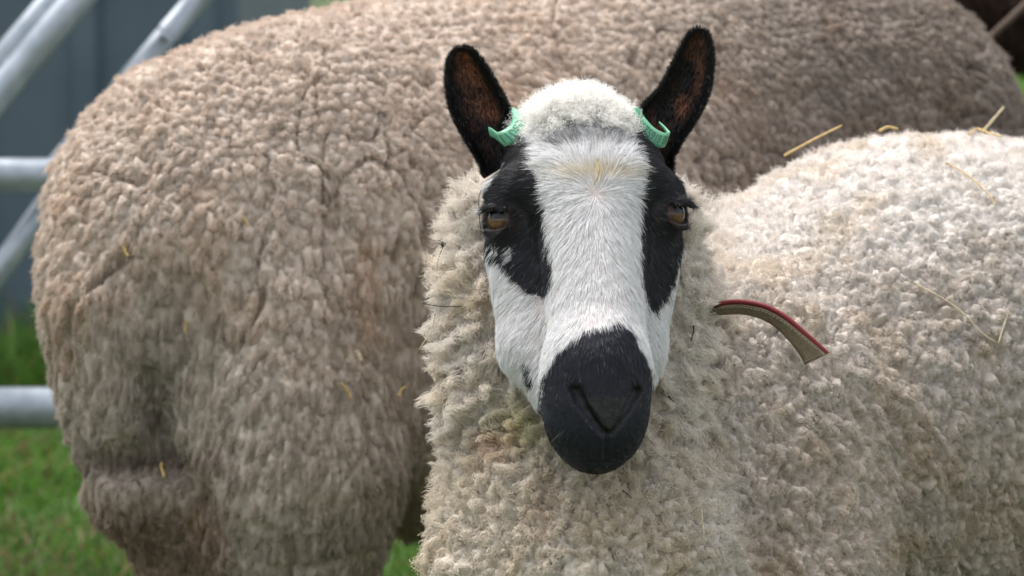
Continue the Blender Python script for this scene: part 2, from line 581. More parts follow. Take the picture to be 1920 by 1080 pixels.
# ------------------------------------------------------------------ galvanised hurdles
def hurdle(x0, x1, y, zs, braces, label, group):
    root = empty('hurdle', ((x0+x1)/2, y, 0), label, 'hurdle', group)
    R = .0235
    for k_, z in enumerate(zs):
        v, f = tube([(x0, y, z), ((x0+x1)/2, y, z), (x1, y, z)], R*(1.12 if k_ == 0 else .9), 20)
        mesh_obj('rail', v, f, M_galv, root)
    for xx in (x0, x1):
        v, f = tube([(xx, y+.002, 0), (xx, y+.002, .5), (xx, y+.002, zs[-1]+.0)], R+.002, 20)
        mesh_obj('upright', v, f, M_galv, root)
    for a, b, rr in braces:
        v, f = tube([a, (np.array(a)+np.array(b))/2, b], rr, 16)
        mesh_obj('brace', v, f, M_galv, root)
    return root
dY = 4.75
def at_y(px, py, y):
    r = AR*((px-960)/FPX)+AF+AU*((540-py)/FPX)
    return C0+r*(y/r[1])
zl, zu = at_y(0, 765, dY)[2], at_y(0, 328, dY)[2]
def br(pa, pb, y, r, z0=None, z1=None):          # a brace through two sighted points, run on to the rails it is welded to
    a, b = at_y(*pa, y), at_y(*pb, y)
    d = b-a
    if z0 is not None: a2 = a+d*(z0-a[2])/d[2]
    else: a2 = a
    b2 = a+d*(z1-a[2])/d[2] if z1 is not None else b
    return (tuple(a2), tuple(b2), r)
hurdle(at_y(-900, 500, dY)[0], at_y(1500, 500, dY)[0], dY, [zl, zu, zu+.30],
       [br((-40, 560), (95, 372), dY+.03, .015, zl, zu),
        br((206, 190), (310, 66), dY+.03, .0135, zu, None),
        br((314, 62), (392, -26), dY+.01, .0145, None, zu+.30),
        br((-60, 245), (195, -62), dY+.045, .019, zu, zu+.30),
        br((-60, 185), (150, -62), dY+.075, .016, zu, zu+.30)],
       'wet galvanised steel hurdle behind the big tan rump', 'galvanised hurdles of the pen')
hurdle(at_y(1908, 245, 5.0)[0], at_y(3000, 245, 5.0)[0], 5.0, [.15, .33, at_y(1910, 249, 5.0)[2]],
       [], 'galvanised hurdle end just showing at the right edge beside the pale back', 'galvanised hurdles of the pen')

# ================================================================== BIG TAN SHEEP
def PB(px, py, d): return P(px, py, d)
def build_tan():
    S = Shape()
    S.add(ell(PB(415, 448, 3.60), (.158, .18, .176)))
    S.add(rcone(PB(600, 405, 3.62), PB(1120, 340, 3.86), .188, .218), .03)
    S.add(rcone(PB(1120, 340, 3.86), PB(1600, 270, 4.02), .218, .172), .03)
    S.add(ell(PB(262, 570, 3.54), (.080, .10, .15)), .05)                       # buttock
    S.add(rcone(PB(222, 600, 3.50), PB(238, 832, 3.50), .063, .044), .03)
    S.add(rcone(PB(264, 915, 3.50), PB(332, 1010, 3.54), .049, .036), .006)     # lower thigh, below the fold
    S.add(rcone(PB(332, 1010, 3.54), PB(332, 1130, 3.54), .036, .031), .02)
    S.add(ell(PB(545, 800, 3.50), (.104, .10, .18)), .05)                      # near thigh
    S.add(rcone(PB(565, 900, 3.49), PB(600, 1150, 3.51), .090, .05), .02)
    S.add(rcone(PB(790, 690, 3.66), PB(1400, 600, 3.95), .158, .16), .05)        # belly
    S.add(rcone(PB(1640, 300, 4.02), PB(1860, 430, 4.02), .14, .080), .06)      # neck lowered out of view
    def fold(pts, r_, off):
        q = [v for v in (trace(S0, x, y, 2.9) for x, y in pts) if v is not None]
        for a, b in zip(q[:-1], q[1:]): S.cut(rcone(a+AF*off, b+AF*off, r_, r_), .02)
    S0 = Shape(); S0.ops = list(S.ops)
    fold([(185, 866), (235, 872), (300, 862)], .010, .001)
    fold([(285, 720), (300, 800), (312, 862)], .009, .003)
    fold([(316, 866), (380, 935), (428, 1010)], .009, .003)
    def inner(p): return S(p)+.02
    root = empty('sheep', (PB(900, 400, 3.8)[0], PB(900, 400, 3.8)[1], 0),
                 'big tan brown sheep turned away, its round rump filling the left', 'sheep', 'sheep in the pen')
    B = Shape()
    B.add(inner)
    def leg(pts):
        for (a, ra), (b, rb) in zip(pts[:-1], pts[1:]): B.add(rcone(a, b, ra, rb), .02)
    def G(px, py, d, z):
        q = PB(px, py, d); return np.array([q[0], q[1], z])
    leg([(G(590, 1150, 3.56, .22), .04), (G(540, 1150, 3.58, .17), .026), (G(560, 1150, 3.56, .06), .018), (G(570, 1150, 3.52, .025), .026)])
    leg([(G(330, 1130, 3.58, .21), .034), (G(300, 1130, 3.6, .17), .024), (G(315, 1130, 3.58, .06), .018), (G(320, 1130, 3.54, .025), .026)])
    for px, d in ((1450, 3.92), (1560, 4.16)):
        leg([(G(px, 800, d, .33), .06), (G(px, 800, d, .2), .03), (G(px, 800, d, .06), .019), (G(px-5, 800, d-.03, .025), .027)])
    V, F = nets(B, np.array([-.62, 3.2, -.01]), np.array([.85, 4.45, .98]), .012)
    V = project(B, V, 1, .002)
    mesh_obj('body', V, F, M_skin, root, np.tile([.10,.075,.06], (len(V), 1)))
    def colour(p, n):
        px, py, _ = proj(p)
        c = np.tile(np.array([.62, .52, .435]), (len(p), 1))
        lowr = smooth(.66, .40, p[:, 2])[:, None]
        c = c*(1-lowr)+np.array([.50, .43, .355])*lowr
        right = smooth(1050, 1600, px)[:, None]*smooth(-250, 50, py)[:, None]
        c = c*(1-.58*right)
        # rusty tips and dirt in random patches, part of the coat
        rust = np.clip(noise(p, .045, 40), 0, 1)[:, None]*(noise(p, .012, 41)[:, None]*.5+.5)
        c = c*(1-.35*rust*np.array([.25, .65, 1.0]))
        st = np.exp(-(((px-270)/150)**2+((py-868)/24)**2))[:, None]  # darker reddish brown band along the leg fold
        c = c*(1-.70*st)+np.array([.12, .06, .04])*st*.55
        tn = np.exp(-(((px-300+.12*(py-700))/50)**2+((py-730)/150)**2))[:, None]  # darker down the crease beside the near thigh
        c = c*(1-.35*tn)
        lg = smooth(890, 1000, py)[:, None]*smooth(460, 400, px)[:, None]  # far hind leg darker towards the bottom
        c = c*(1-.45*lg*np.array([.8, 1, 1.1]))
        return np.clip(c, .02, .9)
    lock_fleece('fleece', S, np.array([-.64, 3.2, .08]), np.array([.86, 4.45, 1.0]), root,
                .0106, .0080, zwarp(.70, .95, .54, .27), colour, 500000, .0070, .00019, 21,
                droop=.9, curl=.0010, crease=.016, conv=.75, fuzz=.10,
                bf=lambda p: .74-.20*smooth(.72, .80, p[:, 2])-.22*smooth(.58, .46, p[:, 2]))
    return S
S_tan = build_tan()

# ================================================================== WHITE-FACED SHEEP
def polysd(px, py, poly):                      # signed distance in pixels, negative inside
    P_ = np.array(poly, float); n = len(P_)
    d = np.full(len(px), 1e9); ins = np.zeros(len(px), bool)
    for i in range(n):
        a, b = P_[i], P_[(i+1) % n]
        e = b-a; wx, wy = px-a[0], py-a[1]
        t = np.clip((wx*e[0]+wy*e[1])/(e@e), 0, 1)
        d = np.minimum(d, (wx-e[0]*t)**2+(wy-e[1]*t)**2)
        c = (a[1] > py) != (b[1] > py)
        xi = a[0]+(py-a[1])*e[0]/(e[1] if abs(e[1]) > 1e-9 else 1e-9)
        ins ^= c & (px < xi)
    d = np.sqrt(d)
    return np.where(ins, -d, d)
PATCH_L = [(948,292),(966,288),(985,306),(1003,345),(1014,395),(1020,450),(1029,510),(1029,545),(1014,560),(985,552),(960,530),(938,503),(915,492),(903,478),(896,440),(896,400),(903,365),(915,345),(932,318)]
PATCH_R = [(1218,286),(1242,292),(1275,318),(1310,350),(1312,400),(1287,450),(1277,500),(1258,552),(1234,590),(1216,582),(1204,540),(1199,500),(1202,440),(1202,400),(1207,360),(1213,318)]
MUZZLE = [(1006,748),(1012,712),(1040,668),(1078,636),(1118,622),(1160,612),(1180,618),(1192,652),(1216,690),(1230,740),(1240,920),(1000,920)]
BASE_L = [(988,238),(992,268),(990,300),(975,312),(950,306),(938,296),(918,318),(904,338),(890,300),(930,250)]
BASE_R = [(1182,240),(1190,262),(1206,290),(1210,318),(1262,345),(1285,320),(1275,300),(1240,240)]
def head_coords(p):                            # the head's own frame: centimetres right, up and forward of the eye line
    q = (p-HO)@M.T
    s = D0-q[:, 1]
    return 1095+q[:, 0]*FPX/s, 410-q[:, 2]*FPX/s, q[:, 1]*100
HO = P(1095, 410, D0)

HS = Shape()
def build_head_shape():
    h = HS
    h.add(ell(H(1094, 345, -1.5), (.063, .070, .056)))
    h.add(rcone(H(1108, 385, 3.0), H(1120, 650, 8.6), .041, .034), .022)
    h.add(rcone(H(984, 470, .2), H(1008, 650, 2.6), .0300, .0262), .02)
    h.add(rcone(H(1008, 650, 2.6), H(1066, 755, 5.2), .0262, .022), .015)
    h.add(rcone(H(1206, 465, .2), H(1176, 655, 2.6), .0300, .0258), .02)
    h.add(rcone(H(1176, 655, 2.6), H(1160, 750, 5.2), .0258, .022), .015)
    h.add(ell(H(1117, 755, 8.6), (.0405, .046, .0530)), .014)
    h.add(ell(H(1117, 690, 9.6), (.0335, .034, .034)), .02)
    h.add(rcone(H(948, 362, 1.7), H(975, 345, 3.0), .0155, .013), .014)        # brows
    h.add(rcone(H(1244, 362, 1.3), H(1222, 340, 2.6), .0150, .013), .012)
    for c, r in ((EL, .0155), (ER, .0155)): h.add(ball(c, r), .010)
    # the lids open on the eyeball
    for c, g, tilt, dz in ((EL, GL, -.10, -.0002), (ER, GR, .16, -.0004)):
        u_ = unit(AU-(AU@g)*g+tilt*AR); s_ = np.cross(g, u_)
        h.cut(ell(c+g*.0138+AU*dz, (.0138, .0092, .0090), np.stack([s_, u_, g])), .0022)
        a = [c+g*.0138+s_*x+u_*(.0100-.5*(x/.0125)**2*.0080) for x in (-.0105, -.004, .004, .0105)]
        for i in range(3): h.add(rcone(a[i], a[i+1], .0017, .0017), .003)
        a = [c+g*.0130+s_*x-u_*(.0098-.5*(x/.0125)**2*.0070) for x in (-.0095, -.004, .004, .0095)]
        for i in range(3): h.add(rcone(a[i], a[i+1], .0014, .0014), .0030)
    # nose: alar folds, nostril slits, lip cleft
    def on(px, py, off=0.0):
        q = trace(base, px, py); return q+AF*off
    import copy
    base = Shape(); base.ops = list(h.ops)
    for sgn, path in ((1, [(1080,733),(1086,748),(1098,768),(1114,792),(1130,812)]), (-1, [(1194,735),(1188,750),(1177,770),(1162,793),(1146,812)])):
        q = [on(x, y, .0005) for x, y in path]
        rr = [.0058, .0048, .0028, .0019, .0014]
        for i in range(4): h.cut(rcone(q[i], q[i+1], rr[i], rr[i+1]), .003)
    q = [on(1138, y, .0002) for y in (812, 830, 850, 868)]
    for i in range(3): h.cut(rcone(q[i], q[i+1], .0016, .0011), .003)
    q = [on(x, y, .0002) for x, y in ((1052,838),(1080,858),(1110,868),(1138,868),(1166,862),(1192,842),(1206,820))]
    for i in range(6): h.cut(rcone(q[i], q[i+1], .0009, .0009), .003)
EL, ER = H(946, 413, 2.1), H(1251, 402, 1.8)
GL, GR = unit(AR*-.56-AF*.82+AU*.04), unit(AR*.74-AF*.66+AU*.02)
build_head_shape()

# ears: two facing sheets between the outlines, cupped towards the front
def ear(Le, Re, F0, cup, twist, seed):
    nu, nv = 46, 26
    L_, R_ = resample(Le, nu), resample(Re, nu)
    u = np.linspace(0, 1, nu)[:, None]; v = np.linspace(0, 1, nv)[None]
    X = L_[:, :1]*(1-v)+R_[:, :1]*v; Y = L_[:, 1:]*(1-v)+R_[:, 1:]*v
    Fz = F0[0]+(F0[1]-F0[0])*u - cup*np.sin(np.pi*np.clip(u*.95+.08, 0, 1))**.7*(4*v*(1-v))**.8 + twist*(v-.5)*np.sin(np.pi*np.clip(u+.1, 0, 1))
    fr = np.stack([C0+AR*((X-960)/FPX*(D0-Fz/100))[..., None]+AF*(D0-Fz/100)[..., None]+AU*((540-Y)/FPX*(D0-Fz/100))[..., None]][0:1])[0]
    th = .0026*(1-.55*np.abs(2*v-1)**3)*np.minimum(1, (1-u)*8+.2)
    bk = fr+AF*th[..., None]
    V = np.concatenate([fr.reshape(-1, 3), bk.reshape(-1, 3)]); o = nu*nv
    F = []
    for i in range(nu-1):
        for j in range(nv-1):
            a = i*nv+j
            F.append((a, a+1, a+nv+1, a+nv)); F.append((o+a, o+a+nv, o+a+nv+1, o+a+1))
    for i in range(nu-1):
        for j, s in ((0, 1), (nv-1, -1)):
            a = i*nv+j; q = (a, a+nv, o+a+nv, o+a); F.append(q if s > 0 else q[::-1])
    for j in range(nv-1):
        for i, s in ((0, -1), (nu-1, 1)):
            a = i*nv+j; q = (a, a+1, o+a+1, o+a); F.append(q if s < 0 else q[::-1])
    U = np.concatenate([np.broadcast_to(u, (nu, nv)).ravel()]*2); W = np.concatenate([np.broadcast_to(v, (nu, nv)).ravel()]*2)
    front = np.arange(2*o) < o
    e = 1-np.abs(2*W-1)
    inner_ear = smooth(.22, .75, e)*smooth(.10, .3, U)*smooth(.97, .75, U)*front  # mask for the brown-orange blotched skin inside the cup
    bl = np.clip(.24+.95*noise(V, .017, seed)+.35*noise(V, .007, seed+1), 0, 1)
    c = np.array([.012, .010, .010])+(inner_ear*bl)[:, None]*np.array([.27, .090, .040])
    return V, np.array(F), c, U, W, front, fr, bk
EAR_L = ear([(908,335),(898,305),(872,262),(848,215),(838,165),(840,122),(850,100),(860,90)],
            [(966,300),(974,268),(964,225),(944,180),(922,142),(900,110),(884,95),(866,90)], (-3.2, -1.6), 1.7, -.5, 50)
EAR_R = ear([(1216,318),(1198,286),(1189,246),(1200,205),(1234,170),(1254,135),(1272,98),(1290,68),(1308,54)],
            [(1262,330),(1262,300),(1278,268),(1302,232),(1326,185),(1335,140),(1336,100),(1328,68),(1316,54)], (-3.2, -2.0), 1.5, .5, 60)

NS = Shape()                                                    # fleece outline
NS.add(rcone(H(1080, 482, -11.5), H(1078, 740, -8.5), .0905, .0900))
NS.add(rcone(H(1078, 740, -8.5), H(1098, 1080, -5.5), .0910, .1175), .008)
NS.add(rcone(H(1098, 1080, -5.5), H(1120, 1330, -12), .1175, .10), .02)
NS.add(rcone(H(905, 415, -6.5), H(903, 560, -5), .0225, .0235), .02)      # ruff of wool round the cheeks
NS.add(rcone(H(903, 560, -5), H(906, 745, -3.5), .0235, .026), .02)
NS.add(rcone(H(1254, 415, -6.5), H(1262, 560, -5), .0215, .0225), .012)
NS.add(rcone(H(1262, 560, -5), H(1256, 735, -3.5), .0225, .025), .02)
NS.add(rcone(H(1240, 890, -20), H(1690, 747, -42), .140, .223), .03)
NS.add(rcone(H(1690, 747, -42), H(1830, 738, -52), .223, .226), .010)
NS.add(rcone(H(1830, 738, -52), H(2180, 810, -70), .226, .19), .015)
NS.add(rcone(H(1385, 800, -21), H(1400, 1150, -15), .125, .110), .03)
def fleeceA(p): return NS(p)
def drop_parts(pts, sdf, n, r, parent):
    ico = []
    g_ = (1+5**.5)/2
    iv = unit(np.array([(-1,g_,0),(1,g_,0),(-1,-g_,0),(1,-g_,0),(0,-1,g_),(0,1,g_),(0,-1,-g_),(0,1,-g_),(g_,0,-1),(g_,0,1),(-g_,0,-1),(-g_,0,1)]))
    ifc = np.array([(0,11,5),(0,5,1),(0,1,7),(0,7,10),(0,10,11),(1,5,9),(5,11,4),(11,10,2),(10,7,6),(7,1,8),(3,9,4),(3,4,2),(3,2,6),(3,6,8),(3,8,9),(4,9,5),(2,4,11),(6,2,10),(8,6,7),(9,8,1)])
    k = r.choice(len(pts), n, replace=False)
    c = pts[k, -2]
    rad = .00025+.00045*r.random(n)**2
    V = (c[:, None]+iv[None]*rad[:, None, None]).reshape(-1, 3)
    F = (ifc[None]+12*np.arange(n)[:, None, None]).reshape(-1, 3)
    o = mesh_obj('water_drops', V, F, M_drop, parent)
    o['kind'] = 'stuff'
def build_white():
    ctr = H(1400, 700, -25)
    root = empty('sheep', (ctr[0], ctr[1], 0), 'white-faced sheep with black eye patches and muzzle, looking at the camera', 'sheep', 'sheep in the pen')
    # --- body: head, ears, hidden trunk and legs in one mesh
    lo = HO-np.array([.10, .19, .215]); hi = HO+np.array([.10, .12, .11])
    V1, F1 = nets(HS, lo, hi, .0022)
    V1 = project(HS, V1, 2, .0008)
    V1, F1 = subdiv(V1, F1)
    V1 = project(HS, V1, 2, .0005)
    N1 = unit(grad(HS, V1, .0006))
    def headcol(p, jit=None):
        px, py, F = head_coords(p)
        if jit is not None: px = px+jit[:, 0]; py = py+jit[:, 1]
        px = px+5*noise(p, .006, 71); py = py+5*noise(p, .006, 72)
        white = np.tile(np.array([.80, .795, .79]), (len(p), 1))
        cream = np.exp(-(((px-1120)/85)**2+((py-322)/13)**2))[:, None]
        white = white*(1-cream*np.array([.12, .22, .42]))
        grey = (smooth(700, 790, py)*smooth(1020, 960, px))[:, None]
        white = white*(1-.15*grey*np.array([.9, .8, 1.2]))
        d = np.minimum(np.minimum(polysd(px, py, PATCH_L), polysd(px, py, PATCH_R)), polysd(px, py, MUZZLE))
        sp = np.maximum(1-np.abs(px-988-.25*(py-708))/5, 0)*(np.abs(py-710) < 22)
        d = np.where((sp > .2) & (F < 6), -3, d)
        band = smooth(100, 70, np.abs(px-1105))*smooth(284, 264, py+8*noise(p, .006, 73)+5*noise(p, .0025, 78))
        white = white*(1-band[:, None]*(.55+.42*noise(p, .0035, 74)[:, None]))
        d = np.minimum(d, np.minimum(polysd(px, py, BASE_L), polysd(px, py, BASE_R)))
        # white flecks inside the near eye patch
        fl = np.maximum(np.exp(-(((px-922)/13)**2+((py-474)/15)**2)), np.exp(-(((px-954)/7)**2+((py-482)/20)**2)))
        d = np.where((fl > .45) & (noise(p, .0022, 75) > -.1), 3, d)
        blk = np.tile(np.array([.014, .014, .018]), (len(p), 1))
        mz = (polysd(px, py, MUZZLE) < 0)[:, None]
        blk = np.where(mz, np.array([.016, .017, .026]), blk)  # muzzle black with the fur's bluish sheen put into the colour
        return np.where((d < 0)[:, None], blk, white), d, px, py, F
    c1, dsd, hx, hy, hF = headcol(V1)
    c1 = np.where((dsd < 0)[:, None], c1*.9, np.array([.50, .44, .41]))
    pad = ((np.abs(hx-1137) < (818-hy)*.72) & (hy > 748) & (hy < 818))
    c1[pad] = np.array([.031, .028, .031])*(1+.5*noise(V1[pad], .002, 95))[:, None]
    sl_ = np.abs(np.abs(hx-1137)-np.interp(hy, [733, 748, 768, 792, 812, 822], [57, 51, 40, 24, 8, 2]))
    c1[(sl_ < 5.5) & (hy > 731) & (hy < 822) & (hF > 5)] = [.004, .003, .003]
    rim = (sl_ >= 5.5) & (sl_ < 9) & (hy > 731) & (hy < 826) & (np.abs(hx-1137) > np.interp(hy, [733, 822], [57, 2])) & (hF > 5)
    c1[rim] = [.022, .020, .024]
    for c in (EL, ER):                                            # bare dark lid rims
        m = np.linalg.norm(V1-c, axis=1) < .0185
        c1[m] = [.030, .020, .018]
    for E_ in (EAR_L, EAR_R):
        assert E_[1].shape[1] == 4
    B = Shape(); B.add(lambda p: NS(p)+.025)
    def G(px, F, z):
        q = H(px, 900, F); return np.array([q[0], q[1], z])
    for px, F, fo in ((1010, -12, 1), (1330, -16, 1), (1830, -48, 0), (2020, -78, 0)):
        pts = [(.36, .06), (.22, .034), (.08, .020), (.03, .028)] if fo else [(.34, .08), (.2, .036), (.07, .02), (.03, .028)]
        dx = (0, 0, 0, 0) if fo else (0, 35, 20, 15)
        for i in range(3):
            B.add(rcone(G(px+dx[i], F, pts[i][0]), G(px+dx[i+1], F+(1.5 if i == 2 else 0), pts[i+1][0]), pts[i][1], pts[i+1][1]), .02)
    V2, F2 = nets(B, np.array([-.16, 2.78, -.01]), np.array([.78, 4.0, .78]), .012)
    Vs = [V1, V2, EAR_L[0], EAR_R[0]]; Fs = [F1, F2, EAR_L[1], EAR_R[1]]; Cs = [c1, np.tile([.5, .46, .4], (len(V2), 1)), EAR_L[2], EAR_R[2]]
    zlow = V2[:, 2] < .30
    Cs[1][zlow] = [.03, .028, .028]
    off = 0; FF = []
    for v, f in zip(Vs, Fs): FF.append(f+off); off += len(v)
    mesh_obj('body', np.concatenate(Vs), np.concatenate(FF), M_skin, root, np.concatenate(Cs))
    # --- eyes
    for c, g in ((EL, GL), (ER, GR)):
        n = 40
        th = np.linspace(0, math.pi, n); ph = np.linspace(0, 2*math.pi, 2*n, endpoint=False)
        s_ = unit(np.cross(g, AU)); u_ = np.cross(s_, g)
        V = (np.sin(th)[:, None, None]*(np.cos(ph)[None, :, None]*s_+np.sin(ph)[None, :, None]*u_)+np.cos(th)[:, None, None]*g).reshape(-1, 3)
        a, b = V@s_, V@u_
        rr = np.hypot(a, b)
        iris = np.array([.125, .068, .036])*(1+.45*noise(V, .10, 90))[:, None]*(1-.55*smooth(.35, .64, rr))[:, None]
        cc = np.where((rr < .66)[:, None], iris, np.array([.085, .05, .04]))
        pup_shade = (np.abs(a) < .46) & (np.abs(b-.27) < .27*(1-.3*(a/.46)**2))  # pupil enlarged upward, with the upper lid's shade painted in
        cc[pup_shade] = [.004, .004, .005]
        cc[(V@g) < 0] = [.4, .3, .25]
        F = [(i*2*n+j, (i+1)*2*n+j, (i+1)*2*n+(j+1) % (2*n), i*2*n+(j+1) % (2*n)) for i in range(n-1) for j in range(2*n)]
        mesh_obj('eye', c+V*.0137, np.array(F), M_eye, root, cc)
    # --- short face hair
    r = np.random.default_rng(77)
    def area_sample(V, F, N):
        a = V[F[:, 0]]; b = V[F[:, 1]]; c = V[F[:, 2]]; d = V[F[:, 3]]
        ar = np.linalg.norm(np.cross(c-a, d-b), axis=1)
        f = r.choice(len(F), N, p=ar/ar.sum())
        s, t = r.random((2, N, 1))
        return (a[f]*(1-s)+b[f]*s)*(1-t)+(d[f]*(1-s)+c[f]*s)*t, f
    N = 210000
    p, f = area_sample(V1, F1, N)
    n = unit(grad(HS, p, .0008))
    keep = (NS(p) > -.006) & ((n@-AF) > -.45)
    hx, hy, hF = head_coords(p)
    for c, g in ((EL, GL), (ER, GR)):
        dlt = p-c
        u_ = AU-(AU@g)*g
        keep &= ~((np.linalg.norm(dlt, axis=1) < .0180) & ((dlt@g) > .0075) & (np.abs(dlt@unit(u_)) < .0112))
    nose = ((hx-1137)/70)**2+((hy-780)/48)**2 < 1
    slit = np.minimum(np.abs(np.abs(hx-1137)-(812-hy)*.68), 30)
    keep &= ~(nose & (hy > 752) & (np.abs(hx-1137) < (815-hy)*.66+2) & (r.random(N) < .55+.4*smooth(755, 775, hy)))
    adx = np.abs(hx-1137)
    slit = np.abs(adx-np.interp(hy, [733, 748, 768, 792, 812, 822], [57, 51, 40, 24, 8, 2]))
    keep &= ~((slit < 7) & (hy > 731) & (hy < 822) & (hF > 5))
    keep &= ~((adx < 3) & (hy > 812) & (hy < 868) & (hF > 5))
    p, n, hx, hy, hF, nose = p[keep], n[keep], hx[keep], hy[keep], hF[keep], nose[keep]
    N = len(p)
    jit = r.normal(size=(N, 2))*3.0
    dd = headcol(p)[1]
    # flow: out from a whorl on the forehead, then down and outwards along the face
    fx = (hx-1112)/70; fy = (hy-372)/60
    w_ = np.exp(-(fx**2+fy**2)/9)
    dx = fx*.55*(1-w_)+w_*fx*1.4; dy = 1.0*(1-w_)+w_*fy*1.2
    # black patch fringes point out over the white
    flow = AR*dx[:, None]-AU*dy[:, None]-AF*(.25*np.ones(N))[:, None]
    flow = unit(flow)+.30*np.stack([noise(p, .012, 81), noise(p, .012, 82), noise(p, .012, 83)], 1)
    flow = unit(flow-(flow*n).sum(1, keepdims=True)*n)
    mz = polysd(hx, hy, MUZZLE)
    L = np.where(dd < 0, .0052, .0078)
    L = np.where(mz < 0, .0048-.0024*smooth(680, 750, hy), L)
    fore = smooth(345, 300, hy)
    L = L+.002*fore*(dd > 0)
    L = L-.0015*smooth(420, 520, hy)*(dd > 0)
    L = np.maximum(L*(.7+.6*r.random(N)), .0010)
    lift = .30+.16*r.normal(size=N)+.25*fore
    clump = np.stack([noise(p, .0035, 84), noise(p, .0035, 85), noise(p, .0035, 86)], 1)
    D = unit(flow+n*np.clip(lift, .12, 1)[:, None]+clump*.22+r.normal(size=(N, 3))*.10)
    t = np.linspace(0, 1, 5)[None, :, None]
    pts = (p-n*.0004)[:, None]+D[:, None]*L[:, None, None]*t+(flow*.35*L[:, None]-n*(.18*L)[:, None])[:, None]*t**2
    rad = np.where(dd < 0, .00013, .00014)[:, None]*np.array([1, 1, .9, .65, .2])
    c = headcol(p+D*(L*.55)[:, None], jit)[0]
    c = c*(1+.22*(r.random((N, 1))-.5))
    salt = (r.random(N) < .012) & (dd < 0)
    c[salt] = [.22, .22, .24]
    hair_obj('face_hair', pts, rad, c, M_fur, root)
    # --- whiskers
    wk = []
    for k in range(40):
        sx = -1 if k % 2 else 1
        q = trace(HS, 1120+sx*(25+62*r.random()), 790+85*r.random(), 2.4)
        if q is None: continue
        dr = unit(-AF*.5+AR*sx*(.5+.5*r.random())-AU*(.5+.3*r.random())+r.normal(size=3)*.15)
        t_ = np.linspace(0, 1, 6)[:, None]
        wk.append(q+dr*(.006+.012*r.random())*t_-AU*.003*t_**2)
    wc = np.tile([.012, .012, .014], (len(wk), 1))
    hair_obj('whiskers', np.array(wk), .00011*np.array([1, 1, .9, .7, .5, .2]), wc, M_fur, root)
    # --- ear hair
    P_, N_, L_, C_ = [], [], [], []
    for E_, sx in ((EAR_L, -1), (EAR_R, 1)):
        V, F, cc, U, W, front, fr, bk = E_
        vn = vnormals(V, F)
        NN = 26000
        q, f = area_sample(V, F, NN)
        nn = vn[F[f]].mean(1); uu = U[F[f]].mean(1); ww = W[F[f]].mean(1); fro = front[F[f]].all(1)
        e = 1-np.abs(2*ww-1)
        k = (~fro) | (e < .22) | (r.random(NN) < .22)
        q, nn, uu, ww, fro = q[k], unit(nn[k]), uu[k], ww[k], fro[k]
        axis = unit(fr[-1, 13]-fr[0, 13])
        side = unit(fr[20, -1]-fr[20, 0])
        d = unit(axis*.9+nn*.45+side*((ww-.5)*.9)[:, None]+r.normal(size=q.shape)*.18)
        ll = np.where(fro, .0040, .0038)*(.6+.7*r.random(len(q)))
        P_.append(q); N_.append(d); L_.append(ll)
        cb = np.tile([.011, .010, .011], (len(q), 1))*(1+.5*(r.random((len(q), 1))-.5))
        cb[r.random(len(q)) < .012] = [.30, .28, .28]
        C_.append(cb)
    q, d, ll, cb = map(np.concatenate, (P_, N_, L_, C_))
    t = np.linspace(0, 1, 4)[None, :, None]
    hair_obj('ear_hair', q[:, None]+d[:, None]*ll[:, None, None]*t, .00013*np.array([1, 1, .7, .2]), cb, M_fur, root)
    # --- lashes
    ls = []
    for c, g, sx in ((EL, GL, -1), (ER, GR, 1)):
        s_ = unit(np.cross(g, AU)); u_ = np.cross(s_, g)
        for _ in range(16):
            x = (r.random()*2-1)*.0105
            st = c+g*.0150+s_*x+u_*(.0084-.0034*(x/.0105)**2)
            dr = unit(g*1.0+s_*x*40+u_*.1+AR*sx*.5+r.normal(size=3)*.1)
            t_ = np.linspace(0, 1, 4)[:, None]
            ls.append(st+dr*.0042*t_*(.7+.5*r.random())-AU*.003*t_**2)
    hair_obj('eyelashes', np.array(ls), .00016*np.array([1, .9, .6, .2]), np.tile([.01, .01, .01], (len(ls), 1)), M_fur, root)
    # --- fleece
    def colour(p, n):
        px, py, _ = proj(p)
        c = np.tile(np.array([.63, .565, .50]), (len(p), 1))
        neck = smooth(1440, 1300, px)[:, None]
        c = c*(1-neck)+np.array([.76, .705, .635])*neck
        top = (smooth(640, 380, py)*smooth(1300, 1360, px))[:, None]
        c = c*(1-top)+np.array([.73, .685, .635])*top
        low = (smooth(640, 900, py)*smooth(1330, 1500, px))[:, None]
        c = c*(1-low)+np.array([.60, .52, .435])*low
        chest = (smooth(780, 960, py)*smooth(1400, 1250, px))[:, None]
        c = c*(1-chest)+np.array([.66, .59, .49])*chest
        yel = np.exp(-(((px-985)/70)**2+((py-800)/45)**2))[:, None]
        c = c*(1-yel*np.array([.20, .20, .42]))
        red = np.exp(-(((px-935)/45)**2+((py-835)/30)**2))[:, None]+.6*np.exp(-(((px-1020)/25)**2+((py-955)/70)**2))[:, None]
        c = c*(1-np.clip(red, 0, 1)*np.array([.16, .30, .38]))
        st = np.clip(noise(p, .03, 140), 0, 1)[:, None]
        c = c*(1-st*np.array([.06, .12, .22]))
        return np.clip(c, .02, .9)
    wz = zwarp(.68, .9, .46, .52)
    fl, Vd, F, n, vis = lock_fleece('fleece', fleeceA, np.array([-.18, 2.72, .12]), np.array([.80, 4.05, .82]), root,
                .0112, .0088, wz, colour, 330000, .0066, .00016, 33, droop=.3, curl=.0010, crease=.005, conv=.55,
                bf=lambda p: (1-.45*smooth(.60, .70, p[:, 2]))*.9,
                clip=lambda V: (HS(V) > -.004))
    # looser curly wool round the neck and cheeks
    px, py, dd = proj(Vd)
    wgt = smooth(1400, 1330, px)*smooth(1080, 700, py)*(HS(Vd) > .0)
    cand = np.flatnonzero(vis & (wgt > 0))
    N = 60000
